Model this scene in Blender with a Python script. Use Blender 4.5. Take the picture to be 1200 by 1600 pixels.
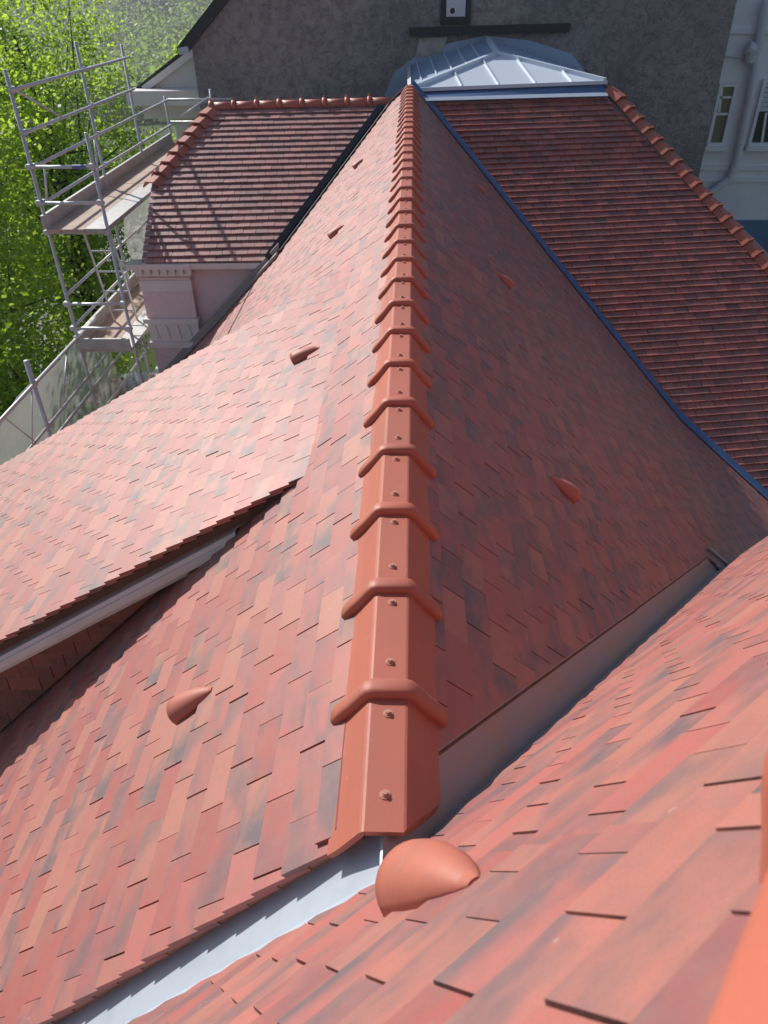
import bpy, bmesh, math, random
import numpy as np
from mathutils import Matrix, Vector
random.seed(7); RNG = np.random.default_rng(7)
SC = bpy.context.scene
for o in list(bpy.data.objects): bpy.data.objects.remove(o)
COL = SC.collection
Z0 = 13.0                      # height of the photographer's eye above the garden
sind = lambda a: math.sin(math.radians(a)); cosd = lambda a: math.cos(math.radians(a)); tand = lambda a: math.tan(math.radians(a))
A3 = lambda *v: np.array(v, float)
def nrm(v): v = np.asarray(v, float); return v / np.linalg.norm(v)

# ------------------------------------------------------------------ camera
F = 1158.; PP = A3(600, 800)                       # focal length and centre in photo pixels (1200x1600)
Yc = nrm([647 - 600, -38 - 800, F]); Dc = nrm([630 - 600, 2400 - 800, F]); Dc = nrm(Dc - Yc * Dc.dot(Yc))
Zc = -Dc; Xc = np.cross(Yc, Zc); M = np.stack([Xc, Yc, Zc], 1)
def ray(p): return nrm(M.T @ A3(p[0] - 600, p[1] - 800, F))
def proj(P):
    c = M @ np.asarray(P, float); return (600 + F * c[0] / c[2], 800 + F * c[1] / c[2], c[2])
def hit(p, n_, d): r = ray(p); return r * d / np.dot(n_, r)
def hitX(p, x): return hit(p, A3(1, 0, 0), x)
def hitY(p, y): return hit(p, A3(0, 1, 0), y)
def hitZ(p, z): return hit(p, A3(0, 0, 1), z)
cam = bpy.data.cameras.new('camera'); co = bpy.data.objects.new('camera', cam); COL.objects.link(co)
cam.sensor_fit = 'VERTICAL'; cam.sensor_height = 36; cam.lens = F / 1600 * 36
cam.clip_start = 0.02; cam.clip_end = 6000
R_ = np.stack([M[0], -M[1], -M[2]], 1)
co.matrix_world = Matrix(np.vstack([np.hstack([R_, A3(0, 0, Z0)[:, None]]), [0, 0, 0, 1]]).tolist())
cam.dof.use_dof = True; cam.dof.focus_distance = 2.4; cam.dof.aperture_fstop = cam.lens / 2.6
SC.camera = co

# ------------------------------------------------------------------ light
SUN = nrm([-1.07, 1.12, 1.0])
w = bpy.data.worlds.new('World'); SC.world = w; w.use_nodes = True
nt = w.node_tree; nt.nodes.clear()
sky = nt.nodes.new('ShaderNodeTexSky'); sky.sky_type = 'NISHITA'; sky.sun_disc = False
sky.sun_elevation = math.asin(SUN[2]); sky.sun_rotation = math.atan2(SUN[0], SUN[1]); sky.air_density = 1.0; sky.dust_density = 1.0; sky.altitude = 200
bg = nt.nodes.new('ShaderNodeBackground'); bg.inputs[1].default_value = 0.095
ow = nt.nodes.new('ShaderNodeOutputWorld'); nt.links.new(sky.outputs[0], bg.inputs[0]); nt.links.new(bg.outputs[0], ow.inputs[0])
sl = bpy.data.lights.new('sun', 'SUN'); sl.energy = 5.0; sl.angle = math.radians(0.5); sl.color = (1.0, 0.955, 0.90)
so = bpy.data.objects.new('sun', sl); COL.objects.link(so)
so.rotation_euler = Vector(SUN.tolist()).to_track_quat('Z', 'Y').to_euler(); so.location = (-20, 20, 40)
SC.view_settings.view_transform = 'Standard'; SC.view_settings.look = 'None'; SC.view_settings.exposure = 0.13; SC.view_settings.gamma = 1
SC.render.engine = 'CYCLES'
SC.cycles.max_bounces = 8; SC.cycles.transparent_max_bounces = 12

# ------------------------------------------------------------------ materials
MATS = {}
def new_mat(name):
    m = bpy.data.materials.new(name); m.use_nodes = True; m.node_tree.nodes.clear(); MATS[name] = m
    return m, m.node_tree
class NB:                                           # tiny node helper
    def __init__(s, nt): s.nt = nt
    def n(s, t, **k):
        nd = s.nt.nodes.new('ShaderNode' + t)
        for a, b in k.items():
            if a.startswith('i_'):
                key = a[2:]; key = int(key) if key.isdigit() else key.replace('_', ' ')
                if hasattr(b, 'is_output'): s.nt.links.new(b, nd.inputs[key])
                else: nd.inputs[key].default_value = b
            else: setattr(nd, a, b)
        return nd
    def math(s, op, a, b=None, clamp=False):
        nd = s.nt.nodes.new('ShaderNodeMath'); nd.operation = op; nd.use_clamp = clamp
        for i, v in enumerate((a, b)):
            if v is None: continue
            if hasattr(v, 'is_output'): s.nt.links.new(v, nd.inputs[i])
            else: nd.inputs[i].default_value = v
        return nd.outputs[0]
    def mix(s, f, a, b, blend='MIX'):
        nd = s.nt.nodes.new('ShaderNodeMix'); nd.data_type = 'RGBA'; nd.blend_type = blend
        for k, v in ((0, f), (6, a), (7, b)):
            if hasattr(v, 'is_output'): s.nt.links.new(v, nd.inputs[k])
            else: nd.inputs[k].default_value = v if k == 0 else (tuple(v) + (1,))[:4]
        return nd.outputs[2]
    def ss(s, x, lo, hi):
        nd = s.nt.nodes.new('ShaderNodeMapRange'); nd.interpolation_type = 'SMOOTHSTEP'
        s.nt.links.new(x, nd.inputs[0]); nd.inputs[1].default_value = lo; nd.inputs[2].default_value = hi
        return nd.outputs[0]
    def noise(s, vec, scale, detail=4, rough=.55, out=0, dist=0):
        nd = s.n('TexNoise'); nd.inputs['Scale'].default_value = scale; nd.inputs['Detail'].default_value = detail
        nd.inputs['Roughness'].default_value = rough; nd.inputs['Distortion'].default_value = dist
        if vec is not None: s.nt.links.new(vec, nd.inputs['Vector'])
        return nd.outputs[out]
    def bump(s, h, strength, dist):
        nd = s.n('Bump'); nd.inputs['Strength'].default_value = strength; nd.inputs['Distance'].default_value = dist
        s.nt.links.new(h, nd.inputs['Height']); return nd.outputs[0]
    def out(s, sh):
        o = s.nt.nodes.new('ShaderNodeOutputMaterial'); s.nt.links.new(sh, o.inputs[0])
    def princ(s, col, rough, normal=None, metal=0, spec=.5, **k):
        p = s.n('BsdfPrincipled'); p.inputs['Metallic'].default_value = metal; p.inputs['Specular IOR Level'].default_value = spec
        for key, v in (('Base Color', col), ('Roughness', rough), ('Normal', normal)):
            if v is None: continue
            if hasattr(v, 'is_output'): s.nt.links.new(v, p.inputs[key])
            else: p.inputs[key].default_value = (tuple(v) + (1,))[:4] if key == 'Base Color' else v
        return p.outputs[0]
def pos(b): return b.n('NewGeometry').outputs['Position']

def tile_material(name, pal, smudge, smudge_gain=1.0, rough=.42):
    m, nt = new_mat(name); b = NB(nt)
    at = b.n('Attribute', attribute_name='tint'); uv = b.n('Attribute', attribute_name='tuv')
    sep = b.n('SeparateColor', i_0=at.outputs['Color'])
    r, g, bl = sep.outputs
    ramp = b.n('ValToRGB', i_0=r); cr = ramp.color_ramp; cr.interpolation = 'LINEAR'
    while len(cr.elements) < len(pal): cr.elements.new(.5)
    for i, c in enumerate(pal):
        cr.elements[i].position = i / (len(pal) - 1); cr.elements[i].color = tuple(c) + (1,)
    off = b.n('CombineXYZ', i_0=b.math('MULTIPLY', bl, 47.), i_1=b.math('MULTIPLY', r, 31.), i_2=b.math('MULTIPLY', g, 13.))
    v = b.n('VectorMath', operation='ADD', i_0=uv.outputs['Vector'], i_1=off.outputs[0]).outputs[0]
    n1 = b.noise(v, 1.05, 3, .55)
    sm = b.math('MULTIPLY', b.ss(n1, .32, .70), b.math('MULTIPLY', g, smudge_gain), True)
    P = pos(b)
    n2 = b.noise(P, 26., 5, .62); n3 = b.noise(P, 2.2, 3, .5); n4 = b.noise(P, 420., 2, .6)
    c = b.mix(sm, ramp.outputs[0], smudge)
    c = b.mix(b.math('MULTIPLY', b.ss(n2, .42, .72), .38), c, (.29, .16, .13))
    c = b.mix(b.math('MULTIPLY', b.ss(n3, .52, .74), .20), c, (.47, .25, .16))
    c = b.mix(b.math('MULTIPLY', b.ss(n4, .48, .72), .34), c, (.17, .10, .09))
    n5 = b.noise(P, 60., 2, .5, dist=1.2)
    c = b.mix(b.math('MULTIPLY', b.ss(n5, .74, .80), .42), c, (.62, .50, .43))     # lime dust flecks
    h = b.math('ADD', b.math('MULTIPLY', n2, 1.), b.math('MULTIPLY', n4, .35))
    ro = b.math('ADD', b.math('MULTIPLY', n2, .18), rough)
    b.out(b.princ(c, ro, b.bump(h, .3, .002), 0, .55))
    return m
PAL = [(.37, .100, .086), (.41, .118, .102), (.44, .132, .112), (.455, .150, .125), (.455, .175, .130), (.39, .115, .100)]
tile_material('tile_flamed', PAL, (.150, .112, .122), 1.05, .43)
tile_material('tile_brown', [(.26, .12, .115), (.46, .195, .175), (.49, .225, .20), (.46, .22, .20), (.30, .16, .155)], (.22, .16, .165), .8)
tile_material('tile_red', [(.28, .095, .085), (.44, .125, .105), (.49, .142, .115), (.51, .165, .13), (.46, .14, .115), (.30, .10, .09)], (.15, .10, .10), .85)

tile_material('tile_wall_shaded', [(.26, .065, .045), (.32, .08, .055), (.36, .095, .065)], (.12, .05, .045), .8)  # cheek tiles: shade and red bounce put into the darker palette
def simple(name, col, rough, scale=6., amt=.25, dark=None, bump=.15, bd=.003, metal=0, spec=.5, scale2=60., scale3=0, var=0):
    m, nt = new_mat(name); b = NB(nt); P = pos(b)
    n1 = b.noise(P, scale, 5, .6); n2 = b.noise(P, scale2, 3, .6)
    dk = dark or tuple(x * .55 for x in col)
    c = b.mix(b.math('MULTIPLY', b.ss(n1, .42, .72), amt * 2), col, dk)
    c = b.mix(b.math('MULTIPLY', b.ss(n2, .5, .75), amt), c, dk)
    if var: oi = b.n('ObjectInfo').outputs['Random']; c = b.mix(b.math('MULTIPLY', oi, var), c, dk)
    if scale3:
        n3 = b.noise(P, scale3, 2, .6); c = b.mix(b.math('MULTIPLY', b.ss(n3, .50, .68), .35), c, dk); n4 = b.noise(P, scale2 * .6, 2, .5, dist=1.5); c = b.mix(b.math('MULTIPLY', b.ss(n4, .70, .78), .35), c, (.62, .42, .34)); n2 = b.math('ADD', n2, n3)
    b.out(b.princ(c, b.math('ADD', b.math('MULTIPLY', n1, .15), rough - .07), b.bump(n2, bump, bd), metal, spec))
    return m
simple('ridge_clay', (.50, .145, .092), .50, 5., .20, (.36, .12, .085), .10, .002, spec=.4, scale2=90., scale3=520., var=.55)
simple('clay_dark', (.30, .085, .065), .5, 7., .15, (.2, .06, .05))
simple('vent_clay', (.48, .15, .10), .55, 14., .22, (.34, .13, .10), .12, .002, scale2=140., scale3=600.)
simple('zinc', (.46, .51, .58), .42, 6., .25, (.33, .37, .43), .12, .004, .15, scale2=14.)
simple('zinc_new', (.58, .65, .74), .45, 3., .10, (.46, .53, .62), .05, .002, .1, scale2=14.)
simple('zinc_blue_cast', (.30, .42, .58), .45, 3., .12, (.22, .32, .47), .05, .002, .1, scale2=14.)  # cap sides: bluish skylight of the shaded facets put into the colour
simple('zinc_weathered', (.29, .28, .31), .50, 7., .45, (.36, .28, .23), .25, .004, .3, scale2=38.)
simple('zinc_sky_reflect', (.10, .17, .32), .42, 4., .2, (.06, .12, .28), .05, .002, .25, scale2=20.)  # reflected blue sky put into the base colour
simple('lead_dark', (.035, .04, .05), .55, 6., .2)
m, nt = new_mat('stucco_grey'); b = NB(nt); P = pos(b)
n1 = b.noise(P, .55, 4, .6); n2 = b.noise(P, 7., 4, .7, dist=.6); n3 = b.noise(P, 26., 3, .65)
c = b.mix(b.ss(n1, .35, .68), (.41, .37, .355), (.27, .25, .25))
c = b.mix(b.math('MULTIPLY', b.ss(n2, .40, .66), .60), c, (.14, .132, .145)); c = b.mix(b.math('MULTIPLY', b.ss(n3, .45, .70), .55), c, (.40, .375, .37))
b.out(b.princ(c, .95, b.bump(b.math('ADD', n2, b.math('MULTIPLY', n3, .5)), 1., .08), 0, .15))
simple('stucco_pink', (.76, .61, .63), .9, 2., .12, (.58, .44, .46), .8, .02, spec=.2, scale2=22.)
simple('white_paint', (.74, .70, .68), .6, 4., .12, (.52, .48, .46), .05, .002)
simple('cream_paint', (.80, .75, .73), .7, 2., .15, (.52, .48, .48), .1, .004)
simple('facade_white', (.74, .73, .76), .85, 1.2, .20, (.52, .51, .56), .3, .01, spec=.2, scale2=9.)
simple('facade_pipe', (.60, .61, .66), .6, 2., .15)
simple('steel', (.58, .59, .62), .42, 7., .2, (.36, .36, .38), .05, .001, .3)
simple('steel_blue', (.09, .18, .38), .5, 7., .2)
simple('deck_wood', (.50, .37, .30), .8, 3., .25, (.33, .24, .2), .2, .004)
simple('deck_steel', (.46, .46, .45), .55, 9., .25, (.28, .28, .28), .4, .004, .4, scale2=45.)
simple('batten', (.12, .07, .05), .9, 8., .3)
simple('soffit', (.30, .25, .25), .8, 5., .2)
simple('slate_edge', (.045, .043, .045), .8, 5., .3)
simple('mortar', (.42, .40, .37), .95, 8., .3, bump=.6, bd=.006, spec=.2)
simple('bark', (.05, .042, .035), .95, 6., .3, bump=.6, bd=.02, spec=.1)
simple('plank_brown', (.30, .17, .11), .85, 5., .35, (.16, .10, .06), .3, .004)
simple('tarp_white', (.62, .63, .66), .5, 5., .15, (.42, .43, .47), .2, .01)
simple('grass_ground', (.05, .085, .022), .95, .25, .3, (.09, .08, .04), .3, .05, spec=.1, scale2=3.)
simple('road', (.30, .30, .29), .9, .6, .2, bump=.2, scale2=12.)
simple('roof_far', (.30, .11, .07), .9, .4, .2)
simple('wall_far', (.55, .52, .48), .9, .4, .1)
simple('shutter', (.55, .58, .64), .5, 3., .1)
simple('screw_steel', (.50, .24, .18), .5, 20., .04)
simple('terracotta_pot', (.55, .28, .08), .7, 4., .2)
def glass(name, col, rough):
    m, nt = new_mat(name); b = NB(nt); b.out(b.princ(col, rough, None, 0, .7))
glass('window_glass', (.020, .028, .040), .08); glass('curtain_glass', (.16, .13, .09), .25)
def leafmat(name, c1, c2, tr):
    m, nt = new_mat(name); b = NB(nt)
    at = b.n('Attribute', attribute_name='tint'); f = b.n('SeparateColor', i_0=at.outputs['Color']).outputs[0]
    c = b.mix(f, c1, c2)
    d = b.princ(c, .5, None, 0, .3)
    t = b.n('BsdfTranslucent'); nt.links.new(b.mix(f, tuple(x * 1.6 for x in tr), tr), t.inputs[0])
    mx = b.n('MixShader', i_0=.55); nt.links.new(d, mx.inputs[1]); nt.links.new(t.outputs[0], mx.inputs[2]); b.out(mx.outputs[0])
leafmat('leaf_light', (.060, .130, .016), (.095, .160, .022), (.42, .60, .05))
leafmat('leaf_mid', (.045, .095, .015), (.080, .130, .020), (.36, .56, .04))
leafmat('leaf_far', (.060, .115, .026), (.12, .155, .045), (.20, .30, .06))
m, nt = new_mat('net'); b = NB(nt)
P = pos(b); nz = b.noise(P, 3., 3, .5)
wv = b.n('TexWave', wave_type='BANDS', bands_direction='Z'); wv.inputs['Scale'].default_value = 14.; nt.links.new(P, wv.inputs['Vector'])
fac = b.math('ADD', b.math('MULTIPLY', nz, .25), b.math('ADD', b.math('MULTIPLY', wv.outputs['Fac'], .06), .50), True)
tp = b.n('BsdfTransparent'); d = b.princ((.52, .54, .52), .8, None, 0, .2); t = b.n('BsdfTranslucent'); t.inputs[0].default_value = (.5, .52, .5, 1)
m2 = b.n('MixShader', i_0=.45); nt.links.new(d, m2.inputs[1]); nt.links.new(t.outputs[0], m2.inputs[2])
mx = b.n('MixShader', i_0=fac); nt.links.new(tp.outputs[0], mx.inputs[1]); nt.links.new(m2.outputs[0], mx.inputs[2]); b.out(mx.outputs[0])

# ------------------------------------------------------------------ object helpers
def thing(name, T, label, cat, group=None):
    o = bpy.data.objects.new(name, None); COL.objects.link(o); o.empty_display_size = .2
    o.location = (T[0], T[1], T[2] + Z0); o['label'] = label; o['category'] = cat
    if group: o['group'] = group
    o['T'] = [float(x) for x in T]
    return o
def base(par):
    while par.parent: par = par.parent
    return A3(*par['T'])
def mesh(name, verts, faces, mat, smooth=False):
    me = bpy.data.meshes.new(name); me.from_pydata([tuple(map(float, v)) for v in verts], [], faces)
    me.materials.append(MATS[mat])
    if smooth: me.polygons.foreach_set('use_smooth', [True] * len(me.polygons))
    me.update(); return me
def part(name, geo, mat, par, smooth=False, kind=None, label=None):
    """geo = (verts in camera-origin metres, faces); becomes ONE mesh child of par"""
    v, f = geo; T = base(par); me = mesh(name, [np.asarray(x, float) - T for x in v], f, mat, smooth)
    o = bpy.data.objects.new(name, me); COL.objects.link(o); o.parent = par
    if kind: o['kind'] = kind
    if label: o['label'] = label
    return o
def top(name, geo, mat, label=None, cat=None, group=None, kind=None, smooth=False):
    v, f = geo; v = np.asarray(v, float); T = A3((v[:, 0].min() + v[:, 0].max()) / 2, (v[:, 1].min() + v[:, 1].max()) / 2, v[:, 2].min())
    o = bpy.data.objects.new(name, mesh(name, v - T, f, mat, smooth)); COL.objects.link(o); o.location = (T[0], T[1], T[2] + Z0)
    if label: o['label'] = label
    if cat: o['category'] = cat
    if group: o['group'] = group
    if kind: o['kind'] = kind
    return o
def join(*gs):
    V = []; Fc = []
    for v, f in gs:
        k = len(V); V += [np.asarray(x, float) for x in v]; Fc += [[i + k for i in q] for q in f]
    return V, Fc
BOXF = [[0, 3, 2, 1], [4, 5, 6, 7], [0, 1, 5, 4], [1, 2, 6, 5], [2, 3, 7, 6], [3, 0, 4, 7]]
def box(a, b_):
    x0, y0, z0 = np.minimum(a, b_); x1, y1, z1 = np.maximum(a, b_)
    return [A3(x0, y0, z0), A3(x1, y0, z0), A3(x1, y1, z0), A3(x0, y1, z0), A3(x0, y0, z1), A3(x1, y0, z1), A3(x1, y1, z1), A3(x0, y1, z1)], [list(q) for q in BOXF]
def bar(p, q, w_, h_, up=(0, 0, 1)):                # box beam between two points
    p = np.asarray(p, float); q = np.asarray(q, float); d = nrm(q - p); up = np.asarray(up, float)
    s = np.cross(d, up)
    if np.linalg.norm(s) < 1e-4: s = np.cross(d, A3(1, 0, 0))
    s = nrm(s) * w_ / 2; u = nrm(np.cross(s, d)) * h_ / 2
    return [p - s - u, p + s - u, p + s + u, p - s + u, q - s - u, q + s - u, q + s + u, q - s + u], [[0, 1, 2, 3], [4, 7, 6, 5], [0, 4, 5, 1], [1, 5, 6, 2], [2, 6, 7, 3], [3, 7, 4, 0]]
def tube(p, q, r, n=8, r2=None):
    p = np.asarray(p, float); q = np.asarray(q, float); d = nrm(q - p); s = np.cross(d, A3(0, 0, 1))
    if np.linalg.norm(s) < 1e-3: s = A3(1, 0, 0)
    s = nrm(s); u = np.cross(s, d); r2 = r if r2 is None else r2
    V = []
    for c, rr in ((p, r), (q, r2)):
        for i in range(n): a = 2 * math.pi * i / n; V.append(c + rr * (math.cos(a) * s + math.sin(a) * u))
    Fc = [[i, (i + 1) % n, n + (i + 1) % n, n + i] for i in range(n)] + [list(range(n))[::-1], list(range(n, 2 * n))]
    return V, Fc
def prism(poly, off):                                # polygon (3D pts) extruded by a vector
    n = len(poly); V = [np.asarray(p, float) for p in poly] + [np.asarray(p, float) + off for p in poly]
    return V, [list(range(n))[::-1], list(range(n, 2 * n))] + [[i, (i + 1) % n, n + (i + 1) % n, n + i] for i in range(n)]
def loft(sections, closed=True):                     # list of rings with equal counts, capped ends
    n = len(sections[0]); V = [np.asarray(p, float) for s in sections for p in s]; Fc = []
    for k in range(len(sections) - 1):
        for i in range(n if closed else n - 1):
            j = (i + 1) % n; Fc.append([k * n + i, k * n + j, (k + 1) * n + j, (k + 1) * n + i])
    if closed: Fc += [list(range(n))[::-1], [len(V) - n + i for i in range(n)]]
    return V, Fc

# ------------------------------------------------------------------ plain tiles
class Slope:
    def __init__(s, O, V, N): s.O = np.asarray(O, float); s.V = nrm(V); s.N = nrm(N); s.U = np.cross(s.V, s.N)
    def uv(s, P): d = np.asarray(P, float) - s.O; return A3(d @ s.U, d @ s.V)
    def P(s, u, v, h=0): return s.O + u * s.U + v * s.V + h * s.N
    def line(s, n2, d2, poly=None): pass
def halfplanes(poly):
    c = np.mean(poly, 0); hp = []
    for i in range(len(poly)):
        a, b_ = poly[i], poly[(i + 1) % len(poly)]; e = b_ - a; n_ = A3(-e[1], e[0]); n_ /= np.linalg.norm(n_)
        if n_ @ (c - a) < 0: n_ = -n_
        hp.append((n_, n_ @ a))
    return hp
def clip(poly, hp):
    for n_, d in hp:
        out = []
        for i in range(len(poly)):
            a, b_ = poly[i], poly[(i + 1) % len(poly)]; da, db = n_ @ a - d, n_ @ b_ - d
            if da >= 0: out.append(a)
            if (da >= 0) != (db >= 0): out.append(a + (b_ - a) * (da / (da - db)))
        poly = out
        if len(poly) < 3: return []
    return poly
def area(p): return .5 * abs(sum(p[i][0] * p[(i + 1) % len(p)][1] - p[(i + 1) % len(p)][0] * p[i][1] for i in range(len(p))))
def tile_geo(poly, origin, e, w_, hb, k, t, roll):
    """poly: outline in slope uv; returns local verts (u, v, h), faces, tuv"""
    n = len(poly); V = []; T = []
    for q in poly:
        du, dv = q - origin; h = hb - k * dv + roll * du; V.append((q[0], q[1], h)); T.append((du / w_, dv / e, 0))
    for q in poly:
        du, dv = q - origin; h = hb - k * dv + roll * du - t; V.append((q[0], q[1], h)); T.append((du / w_, dv / e, 0))
    Fc = [list(range(n)), list(range(n, 2 * n))[::-1]] + [[i, n + i, n + (i + 1) % n, (i + 1) % n] for i in range(n)]
    return V, Fc, T
def full_tile(e, w_, L, k, t, gap):
    x = w_ / 2 - gap; c = .0035
    prof = [(0, -t), (0, -c), (c, -.0), (L, -k * L), (L, -k * L - t)]
    V = []; T = []
    for s in (-1, 1):
        for v, h in prof: V.append((s * x, v, h if v > c else h)); T.append((s * x / w_, v / e, 0))
    Fc = [[0, 1, 2, 3, 4], [9, 8, 7, 6, 5]] + [[i, (i + 5), (i + 1) % 5 + 5, (i + 1) % 5] for i in range(5)]
    return V, Fc, T
def set_attr(me, tint, tuv):
    a = me.attributes.new('tint', 'FLOAT_COLOR', 'POINT'); a.data.foreach_set('color', np.asarray(tint, np.float32).ravel())
    b_ = me.attributes.new('tuv', 'FLOAT_VECTOR', 'POINT'); b_.data.foreach_set('vector', np.asarray(tuv, np.float32).ravel())
def rnd_tint(smudge_p):
    g = random.choice([0, .1, .3, .5, .75, 1.]) if random.random() > smudge_p else random.uniform(.6, 1)
    return (random.random(), g, random.random(), 1)
VARS = {}
def variants(key, e, w_, L, k, t, gap, mat, smudge_p, n=40):
    key = (key, k)
    if key in VARS: return VARS[key]
    out = []
    for i in range(n):
        V, Fc, T = full_tile(e, w_, L, k, t, gap); me = mesh('roof_tile', V, Fc, mat); set_attr(me, [rnd_tint(smudge_p)] * len(V), T); out.append(me)
    VARS[key] = out; return out
def lay_tiles(par, sl, polys, e, w_, mat, key, n_obj=300, skip=None, step=.011, smudge_p=.35, jit=1.0, L=None, gap=.0019, min_frac=.06, t=.012, name='roof_tile'):
    """plain tiles in broken bond on a slope: the largest in view are objects, the rest one mesh"""
    T0 = base(par); L = L or e * 1.62; k = step / e; hb = step * .45
    vs = variants(key, e, w_, L, k, t, gap, mat, smudge_p)
    polys = [np.array([sl.uv(p) for p in pl]) for pl in polys]; hps = [halfplanes(p) for p in polys]
    allp = np.vstack(polys); u0, v0 = allp.min(0); u1, v1 = allp.max(0)
    recs = []
    for j in range(int(math.floor(v0 / e)) - 2, int(math.ceil(v1 / e)) + 1):
        vb = j * e; ph = random.uniform(-.004, .004) + (.5 * w_ if j % 2 else 0)
        for i in range(int(math.floor((u0 - ph) / w_)) - 1, int(math.ceil((u1 - ph) / w_)) + 1):
            uc = i * w_ + ph + random.uniform(-.0012, .0012) * jit; vv = vb + (math.sin(uc * 2.1 + j) * .0015 + random.uniform(-.0016, .0016)) * jit
            C = sl.P(uc, vv + e / 2)
            if skip and skip(C): continue
            rect = [A3(uc - w_ / 2 + gap, vv), A3(uc + w_ / 2 - gap, vv), A3(uc + w_ / 2 - gap, vv + L), A3(uc - w_ / 2 + gap, vv + L)]
            dh = random.uniform(-.0010, .0016) * jit; roll = random.gauss(0, .0068) * jit; yaw = random.gauss(0, .004) * jit
            for pl, hp in zip(polys, hps):
                ins = all(n_ @ q - d >= -1e-6 for n_, d in hp for q in rect)
                if ins:
                    recs.append((uc, vv, dh, roll, yaw, None)); break
                cp = clip(rect, hp)
                if cp and area(cp) > min_frac * w_ * L and min(q[1] for q in cp) < vv + e * 1.05:
                    recs.append((uc, vv, dh, roll, yaw, cp))
    # rank by size in the picture
    sc = []
    for r in recs:
        C = sl.P(r[0], r[1] + e / 2); x, y, z = proj(C)
        if r[5] is not None or z < .15 or not (-30 < x < 1230 and -30 < y < 1630): sc.append(0); continue
        dist2 = C @ C; sc.append(abs(sl.N @ C) / math.sqrt(dist2) / dist2 if sl.N @ (-C) > 0 else 0)
    order = np.argsort(-np.array(sc)); pick = set(int(i) for i in order[:n_obj] if sc[int(i)] > 0)
    BV, BF, BT, BC = [], [], [], []
    Rm = np.stack([sl.U, sl.V, sl.N], 1); tf = full_tile(e, w_, L, k, t, gap)
    for q, (uc, vv, dh, roll, yaw, cp) in enumerate(recs):
        if cp is None:
            cr, srr = math.cos(roll), math.sin(roll); cy, sy = math.cos(yaw), math.sin(yaw)
            Lr = A3([cy, -sy, 0], [sy, cy, 0], [0, 0, 1]) @ A3([cr, 0, srr], [0, 1, 0], [-srr, 0, cr])
            Rw = Rm @ Lr; Pw = sl.P(uc, vv, hb + dh) - T0
            if q in pick:
                o = bpy.data.objects.new(name, random.choice(vs)); COL.objects.link(o); o.parent = par
                o.matrix_local = Matrix(np.vstack([np.hstack([Rw, Pw[:, None]]), [0, 0, 0, 1]]).tolist()); continue
            V = np.array(tf[0]) @ Rw.T + Pw; Fc = tf[1]; T = tf[2]
        else:
            V, Fc, T = tile_geo(cp, A3(uc, vv), e, w_, hb + dh, k, t, roll)
            V = np.array(V) @ Rm.T + (sl.O - T0)
        kk = len(BV); BV.extend(V.tolist()); BF.extend([[a + kk for a in f] for f in Fc]); BT.extend(T); BC.extend([rnd_tint(smudge_p)] * len(V))
    if BV:
        me = mesh('roof_tile_field', BV, BF, mat); set_attr(me, BC, BT)
        o = bpy.data.objects.new('roof_tile_field', me); COL.objects.link(o); o.parent = par; o['kind'] = 'stuff'
    return len(recs)
def sheet(sl, pts, h0, h1):                          # roof boarding under the tiles
    P0 = [sl.P(*sl.uv(p), h1) for p in pts]; return prism(P0, sl.N * (h0 - h1))

# ------------------------------------------------------------------ ridge pieces
RPH = [(.036, 0), (.041, -.0015), (.046, -.006), (.074, -.044), (.082, -.055), (.090, -.065), (.099, -.075), (.108, -.085)]
RP = [(-a, b_) for a, b_ in RPH[::-1]] + RPH
RCH = [(.034, 0), (.042, -.002), (.049, -.010), (.070, -.038), (.082, -.052), (.093, -.064), (.104, -.078), (.112, -.094)]
RPC = [(-a, b_) for a, b_ in RCH[::-1]] + RCH
def offset_profile(pr, d):
    out = []
    for i, p in enumerate(pr):
        a = A3(*pr[max(i - 1, 0)]); c = A3(*pr[min(i + 1, len(pr) - 1)]); tg = nrm(c - a); out.append(A3(*p) + d * A3(-tg[1], tg[0]))
    return out
def ring(pr, d_out, d_in, ext=0.):
    p = [A3(*q) for q in pr]
    if ext:
        a = nrm(p[0] - p[1]); b_ = nrm(p[-1] - p[-2]); p = [p[0] + a * ext] + p[1:-1] + [p[-1] + b_ * ext]
    return offset_profile(p, d_out) + offset_profile(p, d_in)[::-1]
def frame_loft(P0, D, S, U, specs):                  # specs: (y, ring2d)
    return loft([[P0 + D * y + S * q[0] + U * q[1] for q in rg] for y, rg in specs])
def screw(par, P, S, D, U):
    g = []
    for r0, h0_, h1_ in ((.0115, -.001, .0022), (.0078, .002, .0045), (.0052, .004, .0088)):
        n = 12; V = [P + (S * math.cos(2 * math.pi * i / n) + D * math.sin(2 * math.pi * i / n)) * rr + U * hh for rr, hh in ((r0, h0_), (r0 * .9, h1_)) for i in range(n)]
        g.append((V, [[i, (i + 1) % n, n + (i + 1) % n, n + i] for i in range(n)] + [list(range(n, 2 * n))]))
    part('screw', join(*g), 'screw_steel', par)
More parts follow.
